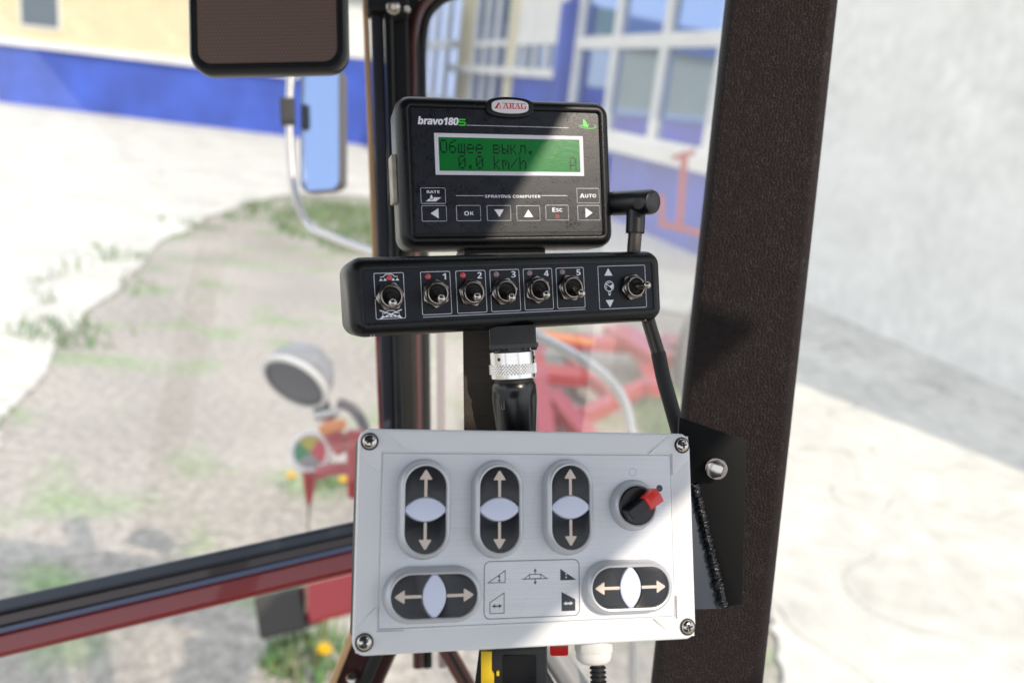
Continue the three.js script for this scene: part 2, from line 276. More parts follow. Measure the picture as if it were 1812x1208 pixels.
  // pale label strip on the flank and the mount behind
  part(t, 'side_label', shell(5, 33, 0.6, [[0, -22], [0, -8], [0.4, -7.6]], 3), M({ color: hex('#cfc8b8'), roughness: 0.7, map: again(blotchTex, 20, 20) }), [-78.4, -3, 0]);
  part(t, 'rear_mount', shell(60, 14, 2, [[0, -36], [0, -10]], 4), deepBlack, [-2, -58, 0]);
}

// ---------------------------------------------------------------- switch box
const SWB = { c: V(-0.0001, 2.2736, -0.5466), x: V(0.91366, 0.05379, -0.4029), y: V(-0.16693, 0.95342, -0.25125), z: V(0.37062, 0.29681, 0.88008) };
const CELLS = [[-94.8, -76.2], [-65.2, -45.9], [-42, -22], [-18.8, 1.6], [4.7, 25.3], [28.4, 48.9]];
{
  const t = pose(thing('switch_box', 'long black switch box with seven toggle switches below the computer', 'switch box'), SWB.c, SWB.x, SWB.y, SWB.z);
  part(t, 'housing', shell(221, 49.6, 10, [[3, -36], [1, -34], [0.3, -18], [0, -9], [0.4, -5.5], [1.8, -2.2], [4, -0.2], [6.4, 0.5], [8.2, 0.2], [8.6, -0.8]], 10, [true, true], 50), blackPlastic);
  const SW = 204, SH = 33.2, S = 9.8;
  const map = canvasTex(Math.round(SW * S), Math.round(SH * S), (c, w, h) => {
    c.fillStyle = '#121721'; c.fillRect(0, 0, w, h); dust(c, w, h, 3200, S); c.setTransform(S, 0, 0, S, w / 2, h / 2);
    const white = '#eceef6'; c.strokeStyle = white; c.fillStyle = white; c.lineWidth = 0.38;
    CELLS.forEach(([a, b], i) => { rr(c, a, -14.1, b - a, i ? 26.9 : 28.2, 0.9); c.stroke(); });
    rr(c, 59.9, -14.5, 36.8, 29.2, 0.8); c.stroke(); c.fillRect(-65, 14.05, 114.2, 0.36);
    c.fillStyle = white; ['1', '2', '3', '4', '5'].forEach((n, i) => wide(c, n, [-49.3, -25.9, -2.3, 21.3, 45.1][i], -10.9, 5.5, 1.2, 'bold'));
    const tri = (x, y, s, w) => { c.beginPath(); c.moveTo(x - w, y + s); c.lineTo(x + w, y + s); c.lineTo(x, y - s); c.fill(); };
    tri(67.8, -10.6, 2.6, 3.2); tri(67.9, 11.2, -2.6, 3.2);
    c.lineWidth = 0.6; c.beginPath(); c.arc(68, -0.8, 3.4, 0, 7); c.stroke(); c.beginPath(); c.moveTo(68, -0.8); c.arc(68, -0.8, 3.0, -0.5, 0.9); c.closePath(); c.fill(); c.beginPath(); c.moveTo(65.6, -2.6); c.lineTo(70.3, 0.9); c.stroke();
    c.lineWidth = 0.45; c.beginPath(); c.arc(68, -0.8, 2.3, 2.4, 5.2); c.stroke(); c.beginPath(); c.arc(68, 3.7, 0.9, 0, 7); c.stroke(); c.fillRect(67.3, 4.3, 1.4, 1.3);
    // spray boom folded open (above) and struck out (below)
    for (const [y, off] of [[-11.2, 0], [11.3, 1]]) {
      const x = -85.4; c.lineWidth = 0.5; c.strokeStyle = white; c.beginPath(); c.moveTo(x - 5.6, y - 0.6); c.lineTo(x - 3.4, y - 0.6); c.quadraticCurveTo(x - 2.6, y - 2.2, x - 1.2, y - 2.2); c.lineTo(x + 1.2, y - 2.2); c.quadraticCurveTo(x + 2.6, y - 2.2, x + 3.4, y - 0.6); c.lineTo(x + 5.6, y - 0.6); c.stroke();
      for (const k of [-5.2, -2.6, 2.6, 5.2]) tri(x + k, y + 1, 0.9, 1.25);
      if (off) { tri(x, y + 1, 0.9, 1.25); c.lineWidth = 0.75; c.beginPath(); c.moveTo(x - 7, y - 2.6); c.lineTo(x + 7, y + 2.6); c.moveTo(x + 7, y - 2.6); c.lineTo(x - 7, y + 2.6); c.stroke(); }
    }
  });
  part(t, 'front_film', mm(new THREE.PlaneGeometry(SW, SH).translate(0, 0, -0.35)), MP({ map, roughness: 0.46, bumpMap: again(speckTex, 0.8, 0.13), bumpScale: 0.0001, specularIntensity: 0.6 }));
  // indicator lights
  [[-85.3, 11.3, 1], [-60.4, 11.2, 1], [-37.2, 11.3, 1], [-14.3, 11.3, 0], [9.2, 11.4, 0], [33.1, 11.5, 0]].forEach(([x, y, on]) =>
    part(t, 'indicator_light', latheZ([[0, 0.5], [1.2, 0.42], [1.8, 0.15], [1.9, 0]], 20), MP({ color: hex(on ? '#c8454b' : '#8d7579'), roughness: 0.35, clearcoat: 0.4 }), [x, y, -0.35], on ? 'red indicator light' : 'pale greyish red indicator light'));
  // toggle switches
  const hexNut = slab(shapeOf([...Array(6)].map((_, i) => [9.3 * Math.cos(i * Math.PI / 3), 9.3 * Math.sin(i * Math.PI / 3)])), 3.2, 0.5);
  const bush = latheZ([[7.9, 3], [7.9, 4.6], [7.3, 5.1], [7.1, 5.2], [7.0, 6.6], [6.6, 7.2], [6.0, 7.3], [5.7, 7.0], [5.5, 5.6], [5.4, 4]], 36, 40);
  const boot = latheZ([[5.5, 6.3], [4.9, 5.2], [3.4, 4.7], [2.6, 5.4], [0, 5.6]], 28, 50);
  const lever = latheZ([[0, -1], [3.1, 0], [2.9, 3], [2.3, 8], [2.2, 11], [2.5, 13.4], [2.75, 15.2], [2.5, 16.8], [1.6, 17.8], [0, 18.2]], 24, 50);
  [[-86.1, -0.5, -2.2, -4.3], [-56.5, 0.2, -1.6, -3.6], [-32.6, 0, -2.2, -3.2], [-10.2, -0.1, -1.6, -4.4], [13.2, 0.2, -1.2, -3.8], [37.5, 0.6, -0.4, -4.2], [85.2, -0.4, 0.8, 0.1]].forEach(([x, y, dx, dy], i) => {
    const s = sub(t, 'toggle_switch', [x, y, -0.3]);
    const n = part(s, 'nut', hexNut, nickel); n.rotation.z = i * 0.37 + 0.1; part(s, 'bushing', bush, nickel); part(s, 'boot', boot, cupMat);
    const l = part(s, 'lever', lever, chrome, [0, 0, 4]); l.quaternion.setFromUnitVectors(V(0, 0, 1), V(dx, dy, 14).normalize());
  });
  for (const x of [-98, -96.2, 97]) part(t, 'seam_notch', shell(0.7, 6.4, 0.3, [[0, -9], [0, -1.6]], 2), M({ color: hex('#8b8f94'), roughness: 0.5 }), [x, -21.4, -1]);
}

// ---------------------------------------------------------------- steel mounting plate behind, connector below the switch box
{
  const p0 = at(877, 566, 0.600), p1 = at(884, 980, 0.578);
  solo('mounting_plate', bar(p0, p1, 0.046, 0.006, 0.1), dustSteel, 'dusty dark steel plate behind the round connector', 'bracket');
  const y = SWB.y.clone(), c = at(905, 600, 0.572);
  const zz = EYE.clone().sub(c); zz.addScaledVector(y, -zz.dot(y)).normalize(); const xx = y.clone().cross(zz);
  const t = pose(thing('round_connector', 'round cable connector with knurled metal ring under the switch box', 'connector'), c, xx, y, zz);
  part(t, 'flange_block', shell(30.5, 30, 2, [[0, -6], [0, 6], [0.6, 6.6]], 5).rotateX(-Math.PI / 2), blackPlastic, [1, 3, 0]);
  part(t, 'flange_block', shell(32, 31, 2, [[0, -1.3], [0, 1.3]], 5).rotateX(-Math.PI / 2), blackSmooth, [1.4, -4.2, 0]);
  for (const x of [-12.5, -6.5, 13.5]) part(t, 'screw', lathe([[0, -2.6], [1.8, -2.4], [2.2, -1.2], [2.2, 0]], 12), deepBlack, [x + 1, -5, 12]);
  part(t, 'neck', lathe([[11.5, -8.5], [12.4, -8.2], [12.4, -4]], 32), blackSmooth);
  // metal ring with knurled band
  const ring = part(t, 'coupling_ring', lathe([[12, -26.2], [14.8, -26.2], [15.3, -25.7], [15.4, -22.5], [15.3, -16.5], [15.3, -8.6], [14.9, -8.1], [12, -8.1]], 48), alu);
  const kn = []; for (let j = 0; j < 6; j++) for (let i = 0; i < 46; i++) { // diamond points
    const a = (i + (j % 2) / 2) / 46 * 2 * Math.PI, g = new THREE.ConeGeometry(1.2, 0.8, 4, 1, true).rotateY(Math.PI / 4).rotateX(Math.PI / 2).scale(0.9, 0.72, 1).translate(0, 0, 15.72).rotateY(a); g.translate(0, -16.9 - j * 1.1, 0); kn.push(g.toNonIndexed());
  }
  const kg = mergeGeometries(kn); kg.computeVertexNormals(); const knm = part(ring, 'knurled_band', mm(kg), alu); knm.userData.kind = 'stuff';
  for (const a of [-0.62, 1.25]) { const h = part(ring, 'pin_hole', mm(new THREE.CylinderGeometry(1.15, 1.15, 0.6, 16).rotateX(Math.PI / 2).translate(0, 0, 15.15)), deepBlack); h.rotation.y = a; h.position.y = -0.0126; }
  part(t, 'gasket', lathe([[11, -29], [13.4, -28.8], [13.4, -26]], 32), deepBlack);
  // back shell: eight flats with grip scallops
  const pos = [], n = 48, rows = 22, L = 46; const idx = [];
  for (let j = 0; j <= rows; j++) for (let i = 0; i < n; i++) {
    const v = j / rows, a = i / n * 2 * Math.PI, R = 15.2 - 3.4 * Math.max(0, v - 0.25) - (v < 0.04 ? 1 : 0);
    const k = Math.cos(a * 6), sc = v > 0.12 && v < 0.86 ? Math.max(0, k - 0.15) * 2.1 * Math.min(1, (v - 0.12) * 14) * Math.max(0, 1 - Math.max(0, v - 0.3) * 1.75) : 0;
    pos.push((R - sc) * Math.sin(a), -28.8 - v * L, (R - sc) * Math.cos(a));
  }
  for (let j = 0; j < rows; j++) for (let i = 0; i < n; i++) { const a = j * n + i, b = j * n + (i + 1) % n; idx.push(a, a + n, b, b, a + n, b + n); }
  const g = new THREE.BufferGeometry(); g.setAttribute('position', new THREE.Float32BufferAttribute(pos, 3)); g.setIndex(idx); g.computeVertexNormals();
  const back = part(t, 'back_shell', mm(g), gripBlack);
  const mk = new THREE.Shape(); [[-1.5, -4], [0.2, 4], [1.6, 4], [1.8, -4]].forEach(([x, y], i) => i ? mk.lineTo(x, y) : mk.moveTo(x, y)); mk.closePath(); mk.holes.push(new THREE.Path([[-0.5, -3], [0.8, 2.6], [1.0, -3]].map(([x, y]) => new THREE.Vector2(x, y))));
  const m = part(back, 'maker_mark', slab(mk, 0.5), M({ color: hex('#4c4a4e'), roughness: 0.4 })); m.position.set(-0.0079, -0.0415, 0.0122); m.rotation.y = -0.62;
}

// ---------------------------------------------------------------- arm beside the computer
{
  const a = at(1086, 360, 0.628), b = at(1158, 357, 0.60), d = at(1126, 357, 0.612);
  const t = thing('support_arm', 'black jointed support arm right of the computer, bent down to the panel', 'arm');
  const ax = b.clone().sub(a), L = ax.length() * 1000; ax.normalize(); const q = new THREE.Quaternion().setFromUnitVectors(V(0, 1, 0), ax);
  const j = part(t, 'joint', lathe([[0, 0], [8.4, 0], [8.8, 0.6], [8.8, 1.2], [8.2, 1.4], [8.2, 2.4], [8.9, 2.8], [8.9, L - 3], [8, L - 1], [6, L], [0, L]], 32), blackSmooth); j.position.copy(a); j.quaternion.copy(q);
  const neck = part(t, 'collar', lathe([[0, 3], [8.6, 3], [8.6, 0], [8, -0.5], [6, -0.8]], 28), plateSteel); neck.position.copy(a).addScaledVector(ax, -0.004); neck.quaternion.copy(q);
  const slot = part(t, 'screw_slot', slab(shapeOf(rrect(7.4, 7.4, 3.7, 8)), 1.2, 0.3), deepBlack); slot.position.copy(at(1130, 361, 0.598)); slot.lookAt(EYE);
  const low = at(1122, 460, 0.612), e1 = at(1124, 412, 0.612);
  part(t, 'sleeve', tube([d, at(1125, 385, 0.612), e1], 0.0068, 20, 20), blackSmooth);
  part(t, 'rod', tube([e1, low, at(1140, 540, 0.612), at(1150, 576, 0.61), at(1166, 628, 0.606)], 0.0049, 50, 18), tubeChromeDark());
  part(t, 'heat_shrink', tube([at(1165, 624, 0.606), at(1174, 668, 0.604), at(1189, 722, 0.602), at(1203, 775, 0.60), at(1210, 830, 0.6)], 0.0053, 40, 18), rubber);
}
function tubeChromeDark() { return M({ color: hex('#55504a'), metalness: 0.6, roughness: 0.35, map: again(blotchTex, 30, 2) }); }

// ---------------------------------------------------------------- pale button panel
const PAN = { c: V(0.0259, 2.151, -0.4479), x: V(0.96332, -0.0055, -0.26831), y: V(-0.11498, 0.89492, -0.43115), z: V(0.24249, 0.44619, 0.86146) };
{
  const t = pose(thing('button_panel', 'pale grey control panel with five oval arrow buttons and a rotary knob', 'control panel'), PAN.c, PAN.x, PAN.y, PAN.z);
  part(t, 'enclosure', shell(199.5, 118, 5, [[1, -40], [0, -38], [0, -4]], 5), deepBlack, [-1.5, 0, 0]);
  part(t, 'lid', shell(205.4, 123.4, 7, [[0.6, -6.5], [0, -5.8], [0, -1.4], [0.5, -0.5], [1.3, 0], [5, 0.1], [12.4, -1.3], [12.7, -1.15], [13.3, -1.15], [13.5, -2.0]], 8, [true, true], 24), lidMat);
  const PW = 178.4, PH = 96.0, S = 10;
  const map = canvasTex(PW * S, PH * S, (c, w, h) => {
    c.fillStyle = '#dddfe4'; c.fillRect(0, 0, w, h);
    for (let i = 0; i < 5200; i++) { const v = rnd(); c.fillStyle = v > 0.5 ? `rgba(255,255,255,${0.05 * rnd()})` : `rgba(90,95,110,${0.05 * rnd()})`; c.fillRect(rnd() * w - 200, rnd() * h, 100 + rnd() * 700, 1 + rnd() * 1.4); }
    for (let i = 0; i < 60; i++) { c.fillStyle = `rgba(70,65,60,${0.10 + 0.25 * rnd()})`; c.beginPath(); c.arc(rnd() * w, rnd() * h, 0.8 + 2.4 * rnd() * rnd(), 0, 7); c.fill(); }
    for (let i = 0; i < 46; i++) { c.strokeStyle = rnd() > 0.4 ? `rgba(90,86,80,${0.06 + 0.14 * rnd()})` : `rgba(255,255,255,${0.15 * rnd() + 0.05})`; c.lineWidth = 0.6 + 1.2 * rnd(); const x = rnd() * w, y = rnd() * h, a = rnd() * 6.28, l = 20 + 120 * rnd(); c.beginPath(); c.moveTo(x, y); c.quadraticCurveTo(x + l * 0.5 * Math.cos(a + 0.3), y + l * 0.5 * Math.sin(a + 0.3), x + l * Math.cos(a), y + l * Math.sin(a)); c.stroke(); }
    for (let i = 0; i < 700; i++) { c.fillStyle = `rgba(98,88,74,${0.04 + 0.12 * rnd()})`; c.beginPath(); c.arc(rnd() * w, rnd() * h, 0.8 + 2 * rnd(), 0, 7); c.fill(); }
    c.setTransform(S, 0, 0, S, w / 2, h / 2);
    const ink = '#2f323c'; c.strokeStyle = ink; c.fillStyle = ink; c.lineWidth = 0.42;
    rr(c, -29.3, 13.3, 57.6, 31.9, 3.6); c.stroke();
    const poly = (p, fill) => { c.beginPath(); p.forEach(([x, y], i) => i ? c.lineTo(x, -y) : c.moveTo(x, -y)); c.closePath(); fill ? c.fill() : c.stroke(); };
    poly([[-27, -25.2], [-16.9, -18.6], [-16.9, -25.2]]); poly([[-25.9, -42.2], [-25.9, -36.2], [-17.5, -31], [-17.5, -42.2]]);
    poly([[16.6, -18.5], [16.6, -25], [26.5, -25]], 1); poly([[17.2, -42.5], [17.2, -31.6], [25.7, -36], [25.7, -42.5]], 1);
    const arr = (x, y, dx, dy, s) => { c.beginPath(); c.moveTo(x + dx * s, -(y + dy * s)); c.lineTo(x - dy * s * 0.6, -(y + dx * s * 0.6)); c.lineTo(x + dy * s * 0.6, -(y - dx * s * 0.6)); c.fill(); };
    arr(-20.4, -22.3, 0, 1, 1.4); arr(-20.4, -23.6, 0, -1, 1.4); c.fillRect(-20.6, 22, 0.4, 2);
    arr(-20.6, -38.2, 1, 0, 1.9); arr(-22.8, -38.2, -1, 0, 1.9); c.fillRect(-24, 37.9, 4.6, 0.7); c.fillStyle = '#d8dce2';
    arr(20.2, -22, 0, 1, 1.2); arr(20.2, -23, 0, -1, 1.2); arr(22.6, -38.2, 1, 0, 1.9); arr(20.2, -38.2, -1, 0, 1.9); c.fillRect(19.2, 37.7, 4.4, 1.1);
    c.fillStyle = ink; c.fillRect(-6.9, 23.5, 16, 0.45); c.beginPath(); c.moveTo(-5.4, 23.6); c.lineTo(-2.2, 21.2); c.lineTo(4.6, 21.2); c.lineTo(8, 23.6); c.stroke();
    c.strokeRect(-2.2, 21.2, 6.8, 2.4); arr(1.2, -19.5, 0, 1, 1.7); arr(1.2, -25.3, 0, -1, 1.7); c.fillRect(0.95, 19, 0.5, 2.2); c.fillRect(0.95, 23.6, 0.5, 2);
    c.lineWidth = 0.18; c.strokeStyle = 'rgba(70,75,85,.6)'; c.beginPath(); c.arc(63.9, -37.8, 2.3, 0, 7); c.stroke(); c.fillStyle = '#43474f'; c.beginPath(); c.arc(81.4, -28, 2.1, 0, 7); c.fill();
  });
  const pg = shell(PW, PH, 1.2, [[0, -3], [0, -1.35], [0.3, -1.05]], 3, [false, true]);
  part(t, 'face_plate', filmUV(pg, PW, PH, -PW / 2, PH / 2), M({ map, roughness: 0.42, metalness: 0.15 }));
  // corner pads with screws
  const screw = latheZ([[4.2, 0], [4.2, 0.9], [3.6, 1.7], [2.4, 2.2], [0, 2.45]], 28, 50);
  const cross = mergeGeometries([0, 1].map((k) => new THREE.BoxGeometry(k ? 1 : 4.2, k ? 4.2 : 1, 1).toNonIndexed()));
  const ringDark = latheZ([[5.0, -0.4], [5.0, 0.25], [4.2, 0.3]], 28);
  for (const [sx, sy, a] of [[-1, 1, 0.5], [1, 1, 0.15], [1, -1, 0.25], [-1, -1, 0.6]]) {
    const p = slab(shapeOf((sx * sy > 0 ? (q) => q : (q) => q.reverse())([[101.2 * sx, 59.9 * sy], [87 * sx, 59.9 * sy], [75 * sx, 49.2 * sy], [90.2 * sx, 49.2 * sy], [90.2 * sx, 36 * sy], [101.2 * sx, 46 * sy]])), 2.4, 0.3).translate(0, 0, -0.0021);
    part(t, 'corner_pad', p, lidMat);
    part(t, 'screw_seat', ringDark, deepBlack, [96.7 * sx, 54.4 * sy, 0.6]);
    const s = part(t, 'screw', screw, chrome, [96.7 * sx, 54.4 * sy, 0.6]);
    const c = part(s, 'cross_recess', mm(cross.clone()), deepBlack, [0, 0, 2.1]); c.rotation.z = a;
  }
  // oval double push buttons
  const R = 11.9, HH = 24.4, st = (w, h, prof) => shell(w, h, w / 2, prof, 14, [true, true], 40);
  const bez = st(30.4, 55.6, [[-0.4, -1.2], [-0.4, 0.2], [0, 1.2], [0.4, 5.2], [1.3, 7.2], [2.5, 7.8], [3.3, 7.6], [3.6, 6.8], [3.7, 4.4]]);
  const capShape = new THREE.Shape(); capShape.moveTo(-R + 0.1, 1.7); capShape.bezierCurveTo(-5.0, 9.0, 5.0, 9.0, R - 0.1, 1.7); capShape.lineTo(R, HH - R - 0.5);
  for (let i = 0; i <= 20; i++) { const a = i / 20 * Math.PI; capShape.lineTo(R * Math.cos(a), HH - R + R * Math.sin(a)); } capShape.closePath();
  const dome = (g, rx, ry, k) => { const p = g.attributes.position; for (let i = 0; i < p.count; i++) if (p.getZ(i) > 0.0005) { const x = p.getX(i) * 1000 / rx, y = p.getY(i) * 1000 / ry; p.setZ(i, p.getZ(i) + k * 0.001 * (1 - x * x - 0.4 * y * y)); } return g; };
  const cap = slab(capShape, 2.2, 0.35, 3, 20);
  const eye = new THREE.Shape(); eye.moveTo(-R + 0.35, 1.2); eye.bezierCurveTo(-5.0, 8.5, 5.0, 8.5, R - 0.35, 1.2); eye.lineTo(R - 0.35, -1.2); eye.bezierCurveTo(5.0, -8.5, -5.0, -8.5, -R + 0.35, -1.2); eye.closePath();
  const lens = slab(eye, 3.4, 0.9, 4, 24);
  const arrow = (() => { const s = new THREE.Shape(); s.moveTo(-0.85, -7); s.quadraticCurveTo(-0.85, -7.7, 0, -7.7); s.quadraticCurveTo(0.85, -7.7, 0.85, -7); s.lineTo(0.85, 2); s.lineTo(2.9, 2); s.quadraticCurveTo(3.8, 2, 3.3, 2.8); s.lineTo(0.6, 7.1); s.quadraticCurveTo(0, 7.8, -0.6, 7.1); s.lineTo(-3.3, 2.8); s.quadraticCurveTo(-3.8, 2, -2.9, 2); s.lineTo(-0.85, 2); s.closePath(); return slab(s, 0.3, 0.05, 1, 6); })();
  [[-65, 16.6, 0], [-22, 16.3, 0], [21.2, 17.2, 0], [-59.2, -30.6, 90], [58.2, -29.7, 90]].forEach(([x, y, r]) => {
    const b = sub(t, 'push_button', [x, y, -1.05]); b.rotation.z = r * Math.PI / 180;
    part(b, 'bezel', bez, silver);
    for (const k of [0, 1]) { const c = part(b, 'cap', cap, capMat, [0, 0, 4.2]); c.rotation.z = k * Math.PI; }
    part(b, 'lens', lens, lensMat, [0, 0, 3.35]);
    for (const k of [0, 1]) { const a = part(b, 'arrow', arrow, arrowMat, [0, (k ? -1 : 1) * 14.6, 6.35]); a.rotation.z = k * Math.PI; }
  });
  // rotary knob
  const kb = sub(t, 'rotary_knob', [63.6, 17.9, -1.05]);
  part(kb, 'bezel', latheZ([[15.4, -0.5], [15.3, 0.6], [14.8, 1.2], [14.2, 4.6], [13.4, 6.2], [12.3, 6.8], [11.6, 6.3], [11.5, 4]], 48, 40), silver);
  part(kb, 'dial', latheZ([[11.3, 3], [11.3, 6.6], [10.6, 7.2], [0, 7.3]], 40), gripBlack);
  const grip = new THREE.Shape(); grip.moveTo(-10.4, -4.2); grip.lineTo(10, -4.8); grip.quadraticCurveTo(11.4, 0, 10, 4.8); grip.lineTo(-10.4, 4.2); grip.quadraticCurveTo(-11.4, 0, -10.4, -4.2);
  const wedge = (g) => { const p = g.attributes.position; for (let i = 0; i < p.count; i++) { const z = p.getZ(i) * 1000; if (z > 3) p.setX(i, p.getX(i) * 0.96); p.setY(i, p.getY(i) * (1 - 0.035 * z)); if (z > 3) p.setZ(i, p.getZ(i) + (p.getX(i) * 1000 + 10) * 0.00012); } g.computeVertexNormals(); return g; };
  const h = part(kb, 'grip', wedge(slab(grip, 9, 0.6)), gripBlack, [0, 0, 6.5]); h.rotation.z = 0.6;
  part(h, 'pointer', slab(shapeOf([[1.2, -4.0], [10.6, -4.5], [11.4, 0], [10.6, 4.5], [1.2, 4.0]]), 10.9, 0.5), redPlastic, [0.9, 0, 1.2]);
}

// ---------------------------------------------------------------- gland and conduit, fuse box under the panel
{
  const g = pose(thing('cable_gland', 'white plastic cable gland under the button panel with black ribbed conduit', 'cable gland'), PAN.c.clone().addScaledVector(PAN.x, 0.0415).addScaledVector(PAN.y, -0.0605).addScaledVector(PAN.z, -0.014), PAN.x, PAN.y, PAN.z);
  const pts = [...Array(12)].map((_, i) => { const a = i * Math.PI / 6; const r = 11.2 + 0.3 * (i % 2); return [r * Math.cos(a), r * Math.sin(a)]; });
  part(g, 'nut', slab(shapeOf(pts), 8, 0.4).rotateX(Math.PI / 2), M({ color: hex('#d8d6d4'), roughness: 0.45 }));
  part(g, 'dome', lathe([[5, -15], [8, -14.6], [10, -13], [10.7, -10.5], [10.8, -7.6], [10, -7.4]], 32, 50), M({ color: hex('#dcdad8'), roughness: 0.42 }));
  const prof = []; for (let i = 0; i < 60; i++) { const y = -13 - i * 1.35; prof.push([i % 2 ? 4.9 : 3.9, y], [i % 2 ? 4.9 : 3.9, y - 0.9]); }
  const cd = part(g, 'conduit', lathe(prof.reverse(), 20, 25), deepBlack, [2, 0, 0]); cd.rotation.z = 0.03;
}
{
  const c = at(908, 1196, 0.505), y = AY.clone(), z = AZ.clone(), x = AX.clone();
  const t = pose(thing('fuse_box', 'black fuse box with yellow clip under the button panel', 'fuse box'), c, x, y, z);
  part(t, 'case', shell(36, 44, 1.5, [[0.6, -16], [0, -15], [0, 0], [0.8, 0.8]], 4), plateSteel, [2, -2, 0]);
  part(t, 'lid_panel', shell(20, 30, 1, [[0, 0], [0, 1.1], [0.4, 1.4]], 3), blackPlastic, [4, -2, 0.4]);
  part(t, 'clip', slab(shapeOf([[-3.2, 18], [3, 18], [3, 6], [4.4, 4], [4.4, -2], [3, -4.5], [3, -22], [-3.2, -22]]), 6, 0.4), M({ color: hex('#e3bd12'), roughness: 0.5 }), [-15.6, -2, -2]);
  part(t, 'clip_tab', shell(1.6, 2.6, 0.3, [[0, 0], [0, 2]], 2), M({ color: hex('#e3bd12'), roughness: 0.5 }), [-9, 2.4, 0.4]);
  part(t, 'side_plate', slab(shapeOf([[-26, -30], [-20, 16], [-18.2, 16], [-18.2, -30]]), 2), deepBlack, [0, 0, -6]);
  solo('red_tab', slab(shapeOf(rrect(12, 8, 1.5)), 4, 0.6).applyMatrix4(new THREE.Matrix4().makeBasis(AX, AY, AZ).setPosition(at(989, 1146, 0.56))), redPlastic, 'small red plastic tab under the button panel', 'tab');
}

// ---------------------------------------------------------------- side bracket with bolt and weld, pillar trim
{
  const d = 0.56, nrm = AZ.clone();
  const flat = (px, depth, thick) => { const s = shapeOf(px.map(([x, y]) => [(x - CX) / FOCAL * depth * 1000, -(y - CY) / FOCAL * depth * 1000])); return slab(s, thick, 0.4).applyMatrix4(new THREE.Matrix4().makeBasis(AX, AY, AZ).setPosition(EYE.clone().addScaledVector(AZ, -depth - thick / 1000))); };
  const t = thing('side_bracket', 'black steel bracket with a hex bolt and rough weld beside the panel', 'bracket');
  part(t, 'plate', flat([[1203, 738], [1322, 779], [1314, 1069], [1286, 1074], [1235, 900], [1200, 800]], d, 5), MP({ color: hex('#08080a'), roughness: 0.6, specularIntensity: 0.35 }));
  part(t, 'gusset', flat([[1150, 800], [1228, 860], [1281, 1077], [1150, 1080]], 0.556, 4), M({ color: hex('#3b434f'), roughness: 0.45, bumpMap: again(grainTex, 26, 26), bumpScale: 0.0001 }));
  const weld = new THREE.TubeGeometry(new THREE.LineCurve3(at(1229, 856, 0.5545), at(1281, 1074, 0.5545)), 140, 0.0026, 10), wp = weld.attributes.position, wn = weld.attributes.normal;
  for (let i = 0; i < wp.count; i++) { const x = wp.getX(i) * 420, y = wp.getY(i) * 420, z = wp.getZ(i) * 420, k = 0.0016 * noise.noise(x, y, z) + 0.0008 * noise.noise(x * 3, y * 3, z * 3) + 0.0005 * Math.sin(y * 5.2); wp.setXYZ(i, wp.getX(i) + wn.getX(i) * k, wp.getY(i) + wn.getY(i) * k, wp.getZ(i) + wn.getZ(i) * k); }
  weld.computeVertexNormals();
  part(t, 'weld_bead', weld, M({ color: hex('#2a2c31'), metalness: 0.5, roughness: 0.35 }));
  const bt = sub(t, 'bolt'); bt.position.copy(at(1268, 829, 0.554)); bt.quaternion.setFromRotationMatrix(new THREE.Matrix4().makeBasis(AX, AY, AZ)); bt.rotateY(-0.35);
  part(bt, 'washer', latheZ([[3, 0], [7.2, 0], [7.2, 0.8], [6.8, 1.2], [3, 1.2]], 32), nickel);
  const hx = slab(shapeOf([...Array(6)].map((_, i) => [5.9 * Math.cos(i * Math.PI / 3 + 0.3), 5.9 * Math.sin(i * Math.PI / 3 + 0.3)])), 5, 0.5);
  part(bt, 'head', hx, chrome, [-0.6, 0, 1]);
}
{
  const t = thing('pillar_trim', 'dark brown grained leather trim on the cab pillar beside the panel', 'trim');
  const top = at(1396, -120, 0.72), bot = at(1238, 1320, 0.72), g0 = bar(top, bot, 0.088, 0.05, 0.16);
  // uv along the pillar in metres
  const p = g0.attributes.position, uv = [], ax = bot.clone().sub(top).normalize(); for (let i = 0; i < p.count; i++) { const q = V(p.getX(i), p.getY(i), p.getZ(i)).sub(top); const s = q.dot(ax); q.addScaledVector(ax, -s); uv.push(q.dot(AX) - q.dot(AZ), s); } g0.setAttribute('uv', new THREE.Float32BufferAttribute(uv, 2));
  part(t, 'cover', g0, hide);
  part(t, 'edge_seal', bar(at(1307, -120, 0.745), at(1150, 1320, 0.745), 0.010, 0.02, 0.4), rubber);
}

